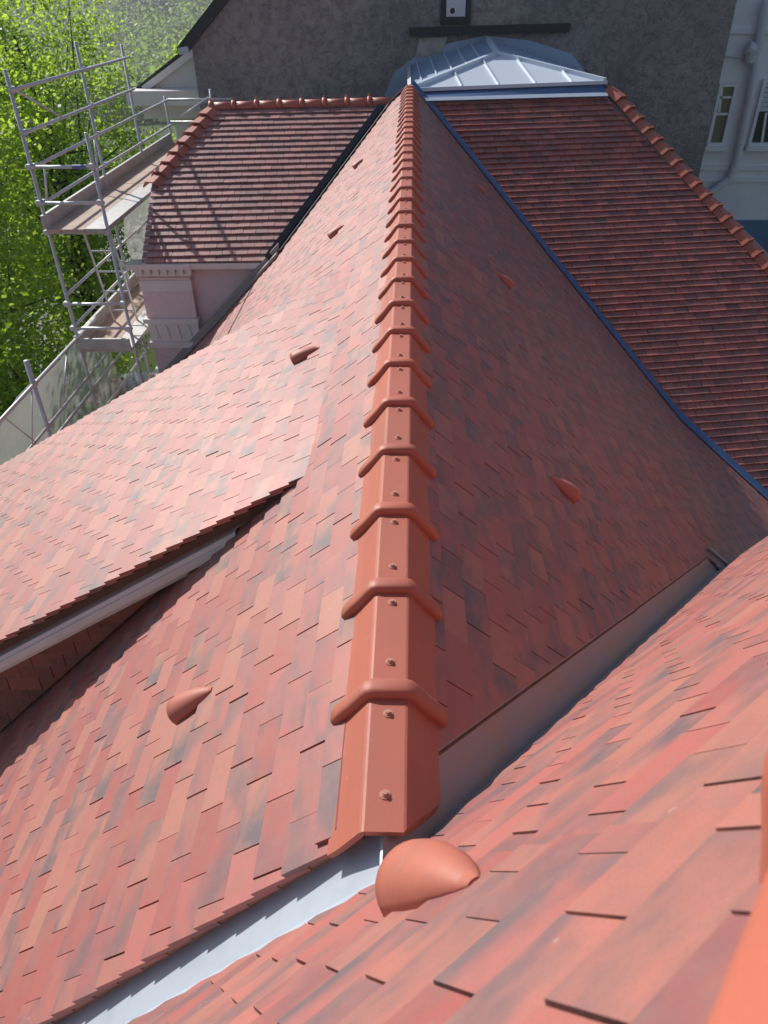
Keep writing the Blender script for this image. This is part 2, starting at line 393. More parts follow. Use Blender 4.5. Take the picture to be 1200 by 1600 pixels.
def ridge_tile(par, P0, D, S, U, L, collar=True, screws=True, cutR=0):
    sp = [(0, ring(RP, 0, -.013)), (L, ring(RP, 0, -.013))]
    if cutR:                                          # first tile: right flank cut along the valley
        r0 = ring(RP, 0, -.013); n = len(RP)
        V = []
        for yy in (0, 1):
            for i, q in enumerate(r0):
                off = max(0, q[0] - .036) * cutR if yy == 0 else 0
                V.append(P0 + D * (off if yy == 0 else L) + S * q[0] + U * q[1])
        m_ = len(r0); Fc = [[i, (i + 1) % m_, m_ + (i + 1) % m_, m_ + i] for i in range(m_)]
        Fc += [[i, m_ - 1 - i, m_ - 2 - i, i + 1] for i in range(n - 1)] + [[m_ + i, m_ + i + 1, 2 * m_ - 2 - i, 2 * m_ - 1 - i] for i in range(n - 1)]
        o = part('ridge_tile', (V, Fc), 'ridge_clay', par)
    else: o = part('ridge_tile', frame_loft(P0, D, S, U, sp), 'ridge_clay', par)
    if collar:
        sp = [(y, ring(RPC, d, -.008, .004)) for y, d in ((-.014, -.002), (-.015, .009), (-.011, .0165), (-.004, .0195), (.020, .0195), (.029, .014), (.034, .005), (.034, -.002))]
        part('collar', frame_loft(P0, D, S, U, sp), 'ridge_clay', o, True)
    if screws:
        for y in screws if isinstance(screws, (list, tuple)) else (.095, .285): screw(o, P0 + D * y, S, D, U)
    return o

# ------------------------------------------------------------------ vent tiles
def vent_tile(par, P, Vup, N, s=1.0, mat='vent_clay'):
    """hooded vent tile; the wide mouth opens down the slope"""
    P = np.asarray(P, float); D = -nrm(Vup); N = nrm(N); S = np.cross(D, N); secs = []
    n = 14
    for y, r, hgt in ((-.132, .010, .004), (-.116, .021, .015), (-.09, .033, .030), (-.05, .047, .046), (0., .059, .060), (.045, .065, .067), (.075, .067, .069)):
        rg = []
        for i in range(n + 1):
            a = math.pi * i / n; rg.append(P + D * y * s + S * (-math.cos(a) * r * s) + N * ((math.sin(a) ** .85) * hgt * s + .006))
        for i in range(n, -1, -1):
            a = math.pi * i / n; rr = max(r - .007, .004); rg.append(P + D * y * s + S * (-math.cos(a) * rr * s) + N * ((math.sin(a) ** .85) * max(hgt - .008, .002) * s + .002))
        secs.append(rg)
    m_ = 2 * (n + 1); V = [p for s_ in secs for p in s_]; Fc = []
    for k in range(len(secs) - 1):
        for i in range(m_): j = (i + 1) % m_; Fc.append([k * m_ + i, k * m_ + j, (k + 1) * m_ + j, (k + 1) * m_ + i])
    e_ = (len(secs) - 1) * m_
    Fc += [[e_ + i, e_ + i + 1, e_ + m_ - 2 - i, e_ + m_ - 1 - i] for i in range(n)] + [list(range(n + 1))]
    o = part('vent_tile', (V, Fc), mat, par, True)
    return o

# ================================================================== the place
GZ = -Z0                                             # ground, seen from the eye
X0, ZA = -.045, -1.231                               # ridge line of the main roof
sL, cL = sind(44), cosd(44); TL = tand(44)
SL = Slope((X0, 0, ZA), (cL, 0, sL), (-sL, 0, cL))   # left face
SR = Slope((X0, 0, ZA), (-cL, 0, sL), (sL, 0, cL))   # right face
zl = lambda x: ZA + (x - X0) * TL
zr = lambda x: ZA - (x - X0) * TL
PL = lambda x, y: A3(x, y, zl(x)); PR = lambda x, y: A3(x, y, zr(x))
# wing (left) and pavilion (right) planes
cw = A3(cosd(4), sind(4), 0); e0 = A3(-1.75, 9.35, -2.88); e1 = A3(-.36, 12.4, -1.53)
NW = nrm(np.cross(e1 - e0, cw)); NW *= np.sign(NW[2]); DW = NW @ e0
cp_ = A3(cosd(9), sind(9), 0); NP = nrm(np.cross(A3(1, -1.2, -TL), cp_)); NP *= np.sign(NP[2]); DP = NP @ A3(1.83, 9.99, -3.04)
SW = Slope(e0, np.cross(NW, cw), NW); SP = Slope((1.83, 9.99, -3.04), np.cross(NP, cp_), NP)
pw = lambda p: hit(p, NW, DW); pp = lambda p: hit(p, NP, DP)
# foreground plane
NN = nrm([-.5434, .6726, .5023]); DN = -.163
HD = nrm(np.cross(NN, A3(0, 0, 1))); FL = nrm(np.cross(NN, HD))
SN = Slope(NN * DN, -FL, NN)
pn = lambda al, dn: NN * DN + HD * al + FL * dn
# shed dormer plane
XD, TD = -.406, .618
zd = lambda x: zl(XD) + .004 + (x - XD) * TD
ND = nrm([-TD, 0, 1]); SD = Slope((XD, 0, zd(XD)), nrm([1, 0, TD]), ND)
PD = lambda x, y: A3(x, y, zd(x))
yfar = lambda x: 5.41 - .245 * (x + 1.81)            # far verge of the dormer

# ------------------------------------------------------------------ ground, road, hills
def grid_sheet(x0, x1, y0, y1, nx, ny, fz):
    V = [A3(x0 + (x1 - x0) * i / nx, y0 + (y1 - y0) * j / ny, 0) for j in range(ny + 1) for i in range(nx + 1)]
    for v in V: v[2] = fz(v[0], v[1])
    return V, [[j * (nx + 1) + i, j * (nx + 1) + i + 1, (j + 1) * (nx + 1) + i + 1, (j + 1) * (nx + 1) + i] for j in range(ny) for i in range(nx)]
def terrain(x, y):
    d = math.hypot(x, y); z = GZ
    if d > 60: z -= (min(d, 240) - 60) * .10          # falls to the valley floor
    if d > 300:
        t_ = min((d - 300) / 500, 1); z += (t_ * t_ * (3 - 2 * t_)) * 52 * (1 + .25 * math.sin(x * .008 + 1.3) + .12 * math.sin(x * .021))
    return z
gx = np.concatenate([np.linspace(-2500, -150, 40), np.linspace(-140, 140, 57), np.linspace(150, 2500, 40)])
gy = np.concatenate([np.linspace(-400, -60, 10), np.linspace(-50, 150, 41), np.linspace(170, 1500, 90), np.linspace(1600, 3200, 12)])
V = [A3(x, y, terrain(x, y)) for y in gy for x in gx]; nx = len(gx)
top('ground', (V, [[j * nx + i, j * nx + i + 1, (j + 1) * nx + i + 1, (j + 1) * nx + i] for j in range(len(gy) - 1) for i in range(nx - 1)]), 'grass_ground', kind='structure', smooth=True)
top('road', ([A3(-17, -30, GZ + .004), A3(-11.5, -30, GZ + .004), A3(-13.5, 55, GZ + .004), A3(-19, 55, GZ + .004)], [[0, 1, 2, 3]]), 'road', kind='structure')
top('path', ([A3(-9.2, -20, GZ + .008), A3(-6.2, -20, GZ + .008), A3(-6.6, 22, GZ + .008), A3(-9.6, 22, GZ + .008)], [[0, 1, 2, 3]]), 'road', kind='structure')

# ------------------------------------------------------------------ main house
MAIN = thing('tiled_house', (-.5, 6, GZ), 'red clay tiled house roof with a long straight ridge and a shed dormer', 'house')
YN = lambda x: .757 + (x + .14) * .075               # near verge of the left face
# left face: boarding and tiles
lpA = [PL(-.130, YN(-.130)), PL(-3.7, YN(-3.7)), PL(-3.7, 9.24), PL(-.130, 9.24)]
vl = lambda y: -1.75 + (y - 9.35) / (12.4 - 9.35) * (1.39) + .075  # wing valley, set back
lpB = [PL(-.130, 9.24), PL(vl(9.24), 9.24), PL(vl(12.25), 12.25), PL(-.130, 12.25)]
slL = part('roof_slope', join(sheet(SL, [PL(-.05, YN(-.05) + .03), PL(-3.7, YN(-3.7) + .03), PL(-3.7, 9.30), PL(-.05, 9.30)], -.07, -.03), sheet(SL, [PL(-.05, 9.30), PL(vl(9.3) - .05, 9.30), PL(vl(12.3) - .05, 12.3), PL(-.05, 12.3)], -.07, -.03)), 'batten', MAIN)
def skipL(C): return (C[0] < -.62 and 2.62 < C[1] < yfar(C[0]) - .5) or (C[1] < 2.6 and C[0] < -2.9)
lay_tiles(slL, SL, [lpA, lpB], .093, .172, 'tile_flamed', 'main', 300, skipL)
# right face
RX = lambda y: .672 + .654 * (y - 1.915)             # tile edge along the valley
pvx = lambda y: .131 + (12.05 - y) / 1.2              # pavilion valley
rp = [PR(.04, .95), PR(3.29, (3.29 - .672) / .654 + 1.915), PR(3.29, 8.30), PR(.04, 12.15)]
slR = part('roof_slope', sheet(SR, [PR(-.04, .9), PR(3.29, (3.29 - .672) / .654 + 1.98), PR(3.29, 8.30), PR(-.04, 12.15)], -.07, -.03), 'batten', MAIN)
TL2 = tand(34); SR2 = Slope((3.29, 0, zr(3.29)), (-cosd(34), 0, sind(34)), (sind(34), 0, cosd(34)))
PR2 = lambda x, y: A3(x, y, zr(3.29) - (x - 3.29) * TL2)
def skipR(C): return C[1] > 12.05 - (C[0] - .131) * 1.2 - .03 and C[0] > .1
rpx = [PR(2.0, 3.95), PR(3.29, 4.3), PR(3.29, (3.29 - .672) / .654 + 1.915)]
lay_tiles(slR, SR, [rp, rpx], .093, .172, 'tile_flamed', 'main', 300, None, smudge_p=.6, step=.006)
rp2 = [PR2(3.27, 5.2), PR2(6.2, 5.2), PR2(6.2, 5.95), PR2(3.27, 8.30)]
slR2 = part('roof_slope', sheet(SR2, rp2, -.07, -.03), 'batten', MAIN)
lay_tiles(slR2, SR2, [rp2], .093, .172, 'tile_flamed', 'main', 60, None, smudge_p=.6, step=.006)
# ridge
D = A3(0, 1, 0); S = A3(1, 0, 0); U = A3(0, 0, 1); LR = 1 / 3.
yk = .745; k = 0
while yk < 11.75:
    jx = random.uniform(-.002, .002); jz = random.uniform(-.0015, .0015)
    ridge_tile(MAIN, A3(X0 + jx, yk, -1.251 + jz), D, S, U, (LR + .035) if yk < 11.4 else .3, k > 0, (.075, .265) if k == 0 else ((.09, .285) if k < 16 else (.285,)), 1.6 if k == 0 else 0)
    yk += LR if k else .318; k += 1
part('verge_undercloak', join(prism([PL(-.11, YN(-.11) + .003) - SL.N * .014, PL(-3.0, YN(-3.0) + .003) - SL.N * .014, PL(-3.0, YN(-3.0) + .2) - SL.N * .014, PL(-.11, YN(-.11) + .2) - SL.N * .014], -SL.N * .011), prism([PL(-.11, YN(-.11) + .012) - SL.N * .028, PL(-3.0, YN(-3.0) + .012) - SL.N * .027, PL(-3.0, YN(-3.0) + .2) - SL.N * .027, PL(-.11, YN(-.11) + .2) - SL.N * .027], -SL.N * .016)), 'plank_brown', MAIN)
# dark mortar and batten showing under the first ridge tile
part('ridge_batten', join(bar((X0 - .02, .80, -1.31), (X0 - .02, 1.1, -1.31), .07, .05), bar((X0 - .07, .79, -1.335), (X0 - .07, 1.1, -1.335), .05, .03)), 'clay_dark', MAIN)
# vents
for p in ((300, 1100), (525, 365), (560, 258)):
    P = hit(p, SL.N, SL.N @ SL.O); vent_tile(MAIN, P - SL.N * .006, SL.V, SL.N, .78)
for p in ((882, 766), (789, 441), (750, 297)):
    P = hit(p, SR.N, SR.N @ SR.O); vent_tile(MAIN, P - SR.N * .006, SR.V, SR.N, .78)
# walls of the main wing
part('wall', join(box((-3.55, 2.9, GZ), (-3.3, 9.3, zl(-3.5) - .1)), box((-3.3, .9, GZ), (3.2, 1.2, -4.3)), box((5.6, 5.4, GZ), (5.8, 9.0, -6.3)), box((-2.5, 1.0, GZ), (-2.3, 3.0, zl(-2.5) - .12))), 'stucco_pink', MAIN)

# ---- shed dormer of the main house
YV = 2.435; XE = -4.7
dp = [PD(XD, YV), PD(XE, YV), PD(XE, yfar(XE)), PD(XD, yfar(XD))]
DORM = part('dormer', sheet(SD, [PD(XD - .02, YV + .02), PD(XE, YV + .02), PD(XE, yfar(XE) - .02), PD(XD - .02, yfar(XD) - .02)], -.07, -.03), 'batten', MAIN)
lay_tiles(DORM, SD, [dp], .093, .172, 'tile_flamed', 'main', 300, None, smudge_p=.25)
P = hit((475, 557), ND, ND @ SD.O); vent_tile(MAIN, P - ND * .006, SD.V, ND, .78)
def rake(y0, y1, h0, h1, x0=XD - .33, x1=XE): return prism([A3(x0, y0, zd(x0) - h0), A3(x1, y0, zd(x1) - h0), A3(x1, y0, zd(x1) - h1), A3(x0, y0, zd(x0) - h1)], A3(0, y1 - y0, 0))
part('soffit_board', rake(2.475, 2.56, .026, .105, XD - .2), 'soffit', DORM)
part('raking_cornice', join(rake(2.452, 2.56, .105, .130), rake(2.440, 2.56, .130, .172), rake(2.458, 2.56, .172, .186), rake(2.476, 2.56, .186, .212)), 'white_paint', DORM)
# tile-hung cheek below the cornice
YCH = 2.53; xs0 = XD - .12
cheek = part('cheek', prism([A3(xs0, YCH + .03, zd(xs0) - .06), A3(XE, YCH + .03, zd(XE) - .06), A3(XE, YCH + .03, zl(XE) - .1), A3(xs0, YCH + .03, zl(xs0) - .1)], A3(0, .08, 0)), 'batten', MAIN)
SCK = Slope((-2, YCH, -3), (0, 0, 1), (0, -1, 0)); SCK.V = A3(0, 0, 1); SCK.N = A3(0, -1, 0); SCK.U = np.cross(SCK.V, SCK.N)
SCK.O = A3(-2, YCH + .004, -3)
ckp = [A3(xs0, YCH, zd(xs0) - .15), A3(XE + 1.2, YCH, zd(XE + 1.2) - .15), A3(XE + 1.2, YCH, zl(XE + 1.2) + .02), A3(xs0, YCH, zl(xs0) + .02)]
lay_tiles(cheek, SCK, [ckp], .093, .172, 'tile_wall_shaded', 'cheek', 300, None, step=.008, smudge_p=.5, name='wall_tile')
# far cheek
part('cheek', prism([A3(XD - .12, yfar(XD) - .12, zd(XD - .12) - .03), A3(XE, yfar(XE) - .12, zd(XE) - .05), A3(XE, yfar(XE) - .12, zl(XE)), A3(XD - .12, yfar(XD) - .12, zl(XD - .12) - .03)], A3(0, -.06, 0)), 'white_paint', MAIN)
part('dormer_front', prism([A3(XE + .2, 2.56, zd(XE + .2) - .05), A3(XE + .2, 6.1, zd(XE + .2) - .05), A3(XE + .2, 6.1, zl(XE)), A3(XE + .2, 2.56, zl(XE))], A3(.08, 0, 0)), 'white_paint', MAIN)

# ------------------------------------------------------------------ zinc valley between main roof and foreground roof
FORE = thing('foreground_roof', (2.2, 1.2, GZ), 'steep near roof of large salmon and grey flamed tiles with a hood vent', 'roof')
vyL = lambda x: (DN - NN[0] * x - NN[2] * (zl(x) - .056)) / NN[1]
vyR = lambda x: (DN - NN[0] * x - NN[2] * (zr(x) - .03)) / NN[1]
zc = []
xs = np.linspace(X0, -1.5, 8)
for x in xs: zc.append([A3(x, .86, zl(x) - .056), A3(x, .70, zl(x) - .056), A3(x, vyL(x), zl(x) - .056), A3(x, vyL(x) - .10, zl(x) - .056 + .10 * NN[1] / NN[2] - .02)])
def strip(rows):
    n = len(rows[0]); V = [p for r in rows for p in r]; return V, [[i * n + j, i * n + j + 1, (i + 1) * n + j + 1, (i + 1) * n + j] for i in range(len(rows) - 1) for j in range(n - 1)]
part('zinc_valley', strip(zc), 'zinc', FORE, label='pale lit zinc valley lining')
zc = []
for x in np.linspace(X0, 2.25, 14):
    yr = 1.915 + (x - .672) / .654
    zc.append([A3(x + .06, yr + .10, zr(x + .06) - .006), A3(x + .01, yr - .0, zr(x + .01) - .010), A3(x, (yr + vyR(x)) / 2, zr(x) - .026), A3(x, vyR(x), zr(x) - .030), A3(x, vyR(x) - .12, zr(x) - .03 + .12 * NN[1] / NN[2] - .02)])
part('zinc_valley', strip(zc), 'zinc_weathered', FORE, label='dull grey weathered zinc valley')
simple('rust', (.20, .09, .045), .85, 25., .4, (.09, .055, .04), .3, .003, scale2=90.)
part('edge_trim', join(*[bar(PR(x + .004, 1.915 + (x - .672) / .654 - .006) + SR.N * -.012, PR(x + .16, 1.915 + (x + .154 - .672) / .654 - .006 + random.uniform(-.004, .004)) + SR.N * -.012, .012, .016) for x in np.arange(.06, 2.0, .15)]), 'rust', FORE, label='rusty brown edge strip along the valley')
part('seam', tube((X0, .86, ZA - .045), (X0, .50, ZA - .050), .006), 'zinc', FORE)
# foreground tiles
aL, dL_ = .44, 1.30
def PNx(x, side, back):                              # tile edge on the foreground plane beside the valley
    y = (vyL(x) if side < 0 else vyR(x)); z = zl(x) - .056 if side < 0 else zr(x) - .03
    P = A3(x, y, z); q = A3(P @ HD, P @ FL); return q
ap = PNx(X0, -1, 0) - A3(0, .06)
l2 = PNx(-1.5, -1, 0) - A3(-.02, .05); r2 = PNx(2.25, 1, 0) + A3(.03, -.17)
ev = r2[1]
TOPD = -.75
fl_poly = [pn(ap[0], TOPD), pn(-2.2, TOPD), pn(l2[0], l2[1]), pn(ap[0], ap[1])]
fr_poly = [pn(ap[0], TOPD), pn(ap[0], ap[1]), pn(r2[0], r2[1]), pn(7.5, r2[1]), pn(7.5, TOPD)]
fl_poly = [pn(ap[0], TOPD), pn(l2[0], TOPD), pn(l2[0], l2[1]), pn(ap[0], ap[1])]
slN = part('roof_slope', join(sheet(SN, [p - FL * .03 for p in fl_poly], -.07, -.034), sheet(SN, [p - FL * .03 for p in fr_poly], -.07, -.034)), 'batten', FORE)
lay_tiles(slN, SN, [fl_poly, fr_poly], .093, .172, 'tile_flamed', 'main', 300, None, smudge_p=.5, jit=.45, step=.007)
P = hit((682, 1384), NN, DN); vent_tile(FORE, P - NN * .008, SN.V, NN, .9)
hp0 = hit((1485, 1290), NN, DN); hdv = nrm(hit((1475, 1720), NN, DN) - hp0)
for i in range(1, 3):
    ridge_tile(FORE, hp0 - hdv * .02 + hdv * (i - 1) * .30 + NN * .045, hdv, nrm(np.cross(hdv, NN)), NN, .33, True, ())
part('wall', join(box((2.6, .2, GZ), (7.2, .4, -4.6))), 'stucco_pink', FORE)
# zinc end piece where the valley meets the eave
ze = PR(2.06, 4.0)
part('zinc_end', join(bar(ze + A3(-.02, .05, .0), ze + A3(.10, -.03, -.08), .07, .02), bar(ze + A3(.0, .08, .02), ze + A3(.13, .02, -.07), .03, .03)), 'zinc_weathered', FORE)

# ------------------------------------------------------------------ left wing
WING = thing('gabled_wing', (-2.6, 11.6, GZ), 'brown tiled wing with clipped gable, pink rendered wall and dentil cornice beside the scaffold', 'house wing')
rA, rB = pw((330, 166)), pw((612, 158)); hB = pw((237, 288)); eA = pw((221, 410)); eB = A3(-1.80, 9.345, 0); eB[2] = (DW - NW[0] * eB[0] - NW[1] * eB[1]) / NW[2]
wp = [rA, rB, eB + A3(-.06, 0, 0), eA, hB]
slW = part('roof_slope', sheet(SW, wp, -.07, -.03), 'batten', WING)
lay_tiles(slW, SW, [wp], .128, .160, 'tile_brown', 'wing', 300, None, step=.023, smudge_p=.3, t=.016, jit=1.0, gap=.0025, L=.2)
# back slope
bk = rA + (rA - eA) * A3(0, 1, -1) * .9; bk2 = rB + (rA - eA) * A3(0, 1, -1) * .9
part('back_slope', prism([rA, rB, A3(rB[0], bk[1], bk[2]), A3(hB[0], bk[1], bk[2])], A3(0, 0, -.06)), 'tile_brown', WING)
hC = A3(hB[0] + .03, 2 * rA[1] - hB[1], hB[2])
part('hip_slope', prism([rA, hB, hC], A3(.02, 0, -.05)), 'roof_far', WING)
# round ridge with knobs
dW = nrm(rB - rA); up = A3(0, 0, 1); sW = np.cross(dW, up)
nR = 8; LRW = np.linalg.norm(rB - rA) / nR
RR = [(.088 * -math.cos(a), .088 * math.sin(a) - .045) for a in np.linspace(0, math.pi, 13)]
for i in range(nR):
    P0 = rA + dW * LRW * i + A3(0, 0, .01)
    o = part('ridge_tile', frame_loft(P0, dW, sW, up, [(0, ring(RR, 0, -.012)), (LRW + .02, ring(RR, 0, -.012))]), 'ridge_clay', WING, True)
    part('knob', frame_loft(P0, dW, sW, up, [(y, ring(RR, d, -.004)) for y, d in ((-.03, .002), (-.028, .014), (-.01, .024), (.015, .024), (.032, .014), (.034, .002))]), 'ridge_clay', o, True)
    part('knob', tube(P0 + up * .04, P0 + up * .092, .02, 8, .012), 'ridge_clay', o)
HP = [(-.10, -.062), (-.045, -.004), (.045, -.004), (.10, -.062)]
def hip_line(par, A, B, n, s0=.80, s1=1.15, lift=.035, side=None, mat='ridge_clay'):
    d = nrm(B - A); L_ = np.linalg.norm(B - A) / n; s = nrm(np.cross(d, A3(0, 0, 1)) if side is None else side); u = nrm(np.cross(s, d))
    if u[2] < 0: u = -u
    for i in range(n):
        P0 = A + d * L_ * i
        sec = []
        for y, sc_, hh in ((-.03, s0, .012), (L_ * 1.12, s1, .012 + lift)):
            sec.append([P0 + d * y + s * q[0] * sc_ + u * (q[1] * sc_ + hh) for q in ring(HP, 0, -.014)])
        part('hip_tile', loft(sec), mat, par)
hip_line(WING, rA + A3(.02, -.05, .0), hB, 8, 1.0, 1.5, .05)
# gable, eave board, dentil cornice, walls, pilaster
yE = eA[1]; zE = eA[2]; xG = -3.46; yW = yE + .12
part('eave_board', bar(eA + A3(.0, .02, -.055), eB + A3(.02, .02, -.055), .06, .07), 'white_paint', WING)
part('verge_board', bar(hB + A3(.03, 0, -.075), eA + A3(.03, 0, -.075), .05, .12), 'white_paint', WING)
part('wall', join(prism([A3(xG, yW + .05, GZ), A3(-1.2, yW + .17, GZ), A3(-1.2, yW + .17, zE - .03), A3(xG, yW + .05, zE - .03)], A3(0, .2, 0)), prism([A3(xG, yW + .26, GZ), A3(xG, 14.4, GZ), A3(xG, 14.4, -3.0), A3(xG, 13.2, hB[2] - .1), A3(xG, 10.8, hB[2] - .1), A3(xG, yW + .26, zE - .06)], A3(.2, 0, 0))), 'stucco_pink', WING)
px0, px1 = xG - .04, xG + .62
def mold(z0, z1, ex, name='moulding', mat='white_paint', x1=px1): part(name, box((px0 - ex, yW - .03 - ex, z0), (x1 + ex * .5, yW + .10, z1)), mat, WING)
part('pilaster', box((px0, yW - .03, GZ), (px1, yW + .0495, zE - .22)), 'stucco_pink', WING)
mold(zE - .09, zE - .03, .10, 'cornice'); mold(zE - .20, zE - .09, .03, 'cornice')
for i in range(7):
    xx = px0 + .02 + i * .105
    part('dentil', box((xx, yW - .115, zE - .165), (xx + .06, yW - .061, zE - .091)), 'white_paint', WING)
mold(zE - .40, zE - .26, .012, 'capital'); mold(zE - .82, zE - .76, .05); mold(zE - 1.16, zE - 1.08, .05); mold(zE - 1.08, zE - .82, .012, 'frieze')
for i in range(4):
    xx = px0 + .08 + i * .15
    part('flute', tube((xx, yW - .044, zE - .86), (xx + .03, yW - .044, zE - 1.04), .018, 8), 'white_paint', WING)
# flashing along the foot of the wing wall (lies on the left face)
fz = [PL(-1.66, 9.32), PL(-3.6, 9.32)]
part('flashing', join(prism([fz[0] + A3(0, -.13, .03), fz[1] + A3(0, -.13, .03), fz[1] + A3(0, .06, .035), fz[0] + A3(0, .06, .035)], SL.N * .02), prism([fz[0] + A3(0, .0, .02), fz[1] + A3(0, .0, .02), fz[1] + A3(0, 0, .13), fz[0] + A3(0, 0, .13)], A3(0, .05, 0)), bar(fz[0] + A3(0, -.13, .04), fz[1] + A3(0, -.13, .04), .03, .03)), 'zinc_weathered', WING)
# valley lining between wing and left face
va, vb = PL(-1.76, 9.3), PL(-.42, 12.25)
part('valley_lining', prism([va + SL.N * .012, vb + SL.N * .012, vb + A3(.12, 0, .12) + SL.N * .012, va + A3(.12, 0, .12) + SL.N * .012], SL.N * .012), 'lead_dark', WING)
part('valley_lining', prism([va + A3(-.07, 0, .06), vb + A3(-.07, 0, .06), vb + A3(.0, 0, .02), va + A3(.0, 0, .02)], NW * .05), 'lead_dark', WING)

# ------------------------------------------------------------------ right pavilion
PAV = thing('corner_pavilion', (3.2, 11.5, GZ), 'red tiled corner pavilion with hip tiles and a pale zinc cap', 'house wing')
tA, tB = pp((662, 160)), pp((947, 152)); hT = pp((953, 140)); hM = pp((1200, 415)); hE = hT + (hM - hT) * 1.75
v2 = pp((1058, 650)); v3 = pp((1200, 790)); v4 = v3 + (v3 - v2) * .5
ppoly = [tA, tB, hE, v4, v2]
slP = part('roof_slope', sheet(SP, ppoly, -.07, -.03), 'batten', PAV)
lay_tiles(slP, SP, [ppoly], .098, .176, 'tile_red', 'pav', 300, None, step=.025, smudge_p=.42, t=.020, jit=1.0, gap=.003, L=.16)
hip_line(PAV, hT + A3(.02, 0, .02), hE, 28, .95, 1.35, .05)
part('hip_slope', prism([hT, hE, hE + A3(1.0, 5.0, -.2), hT + A3(.2, 3.0, 0)], A3(0, 0, -.08)), 'tile_red', PAV)
part('wall', box((5.2, 9.2, GZ), (6.4, 9.5, -4.9)), 'facade_white', PAV)
# zinc valley strip on the main right face
zv = []
for x in np.linspace(-.02, 3.29, 8):
    y = 12.05 - (x - .131) * 1.2 if x > -.01 else 12.15
    zv.append([A3(x, y - .16, zr(x) + .018), A3(x, y - .02, zr(x) + .022), A3(x + .02, y + .03, zr(x) + .06)])
for x in np.linspace(3.6, 5.2, 5):
    P = v2 + (v3 - v2) * (x - v2[0]) / (v3[0] - v2[0]); z = PR2(x, 0)[2]
    zv.append([A3(x, P[1] - .16, z + .018), A3(x, P[1] - .02, z + .022), A3(x + .02, P[1] + .03, z + .06)])
part('valley_strip', strip(zv), 'zinc_sky_reflect', PAV, label='zinc valley strip with blue sky reflection put into its colour')
# zinc cap
FLc, FRc = hitY((642, 140), 12.22), hitY((945, 128), 12.55)
FLb, FRb = tA + NP * .02 + A3(0, .04, .03), tB + NP * .02 + A3(0, .04, .03)
AP, BP = hitY((776, 85), 14.0), hitY((762, 62), 15.62); BL, BR = hitY((636, 104), 15.62), hitY((914, 112), 15.62)
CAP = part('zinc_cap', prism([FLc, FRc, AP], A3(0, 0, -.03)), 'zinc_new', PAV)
part('cap_side', prism([FLc + A3(-.002, .002, 0), AP + A3(-.002, .002, 0), BP, BL], A3(0, 0, -.03)), 'zinc_blue_cast', CAP)
part('cap_side', prism([AP + A3(.002, .002, 0), FRc + A3(.002, .002, 0), BR, BP + A3(.002, 0, 0)], A3(0, 0, -.03)), 'zinc_blue_cast', CAP)
part('upstand', prism([FLc + A3(0, .01, -.035), FRc + A3(0, .01, -.035), FRb, FLb], A3(0, .03, 0)), 'zinc_sky_reflect', CAP)
part('apron', prism([FLb + A3(0, -.015, .01), FRb + A3(0, -.015, .01), FRb + SP.V * -.085 + NP * .03, FLb + SP.V * -.085 + NP * .03], NP * .008), 'zinc_new', CAP)
part('cap_drip', bar(FLc + A3(-.02, -.02, 0), FRc + A3(.03, -.02, 0), .03, .045), 'zinc_new', CAP)
for a_, b_ in ((FLc, AP), (AP, FRc), (AP, BP)): part('hip_roll', bar(a_ + A3(0, 0, .02), b_ + A3(0, 0, .02), .07, .06), 'zinc_new', CAP)
for f in (.26, .45, .64, .83):
    Pb = FLc + (FRc - FLc) * f
    # seam runs up the front facet to the hip
    u = (AP - (FLc + FRc) / 2); tot = FRc - FLc; fa = ((AP - FLc) @ tot) / (tot @ tot)
    kk = f / fa if f < fa else (1 - f) / (1 - fa)
    Pt = Pb + (AP - (FLc + tot * fa)) * kk * .96
    part('seam', bar(Pb + A3(0, 0, .012), Pt + A3(0, 0, .012), .018, .035), 'zinc_new', CAP)
for i in range(5):
    f = .12 + .17 * i
    a_ = FLc + (AP - FLc) * f; b_ = BL + (BP - BL) * f; part('seam', bar(a_ + A3(0, 0, .012), b_ + A3(0, 0, .012), .018, .03), 'zinc_new', CAP)
    a_ = FRc + (AP - FRc) * f; b_ = BR + (BP - BR) * f; part('seam', bar(a_ + A3(0, 0, .012), b_ + A3(0, 0, .012), .018, .03), 'zinc_new', CAP)
# zinc dressed onto the end of the main ridge
part('ridge_saddle', join(prism([PL(-.34, 12.22) + SL.N * .03, PL(-.06, 11.78) + SL.N * .03, FLc + A3(.0, 0, .03), FLc + A3(-.05, .15, .0)], SL.N * .012), prism([FLc + A3(0, .02, .03), FLc + A3(-.05, .15, 0), BL + A3(0, 0, 0), BL + A3(.06, 0, .05)], A3(0, 0, .02))), 'zinc', PAV)

# ------------------------------------------------------------------ neighbour's dark gable
YG = 15.75
NEI = thing('neighbour_house', (2.2, 17, GZ), 'tall neighbouring house with a blind dark grey roughcast gable wall', 'house')
gl, gr = hitY((293, 66), YG), hitY((1150, 0), YG); glx, grx = hitY((318, 165), YG)[0], hitY((1092, 282), YG)[0]
glx = (gl[0] + glx) / 2; grx = (gr[0] + grx) / 2
rk = hitY((347, -2), YG); slope_g = (rk[2] - gl[2]) / (rk[0] - gl[0]); zt = .75; xt = glx + (zt - gl[2]) / slope_g
part('wall', prism([A3(glx, YG, GZ), A3(grx, YG, GZ), A3(grx, YG, .4), A3(grx - .5, YG, zt), A3(xt, YG, zt), A3(glx, YG, gl[2])], A3(0, 9, 0)), 'stucco_grey', NEI)
part('verge', bar(A3(glx - .12, YG - .02, gl[2] - .10), A3(xt, YG - .02, zt + .03), .22, .14), 'slate_edge', NEI)
part('roof', prism([A3(glx - .25, YG - .1, gl[2] - .13), A3(xt, YG - .1, zt + .12), A3(xt, YG + 9, zt + .12), A3(glx - .25, YG + 9, gl[2] - .13)], A3(0, 0, .06)), 'slate_edge', NEI)
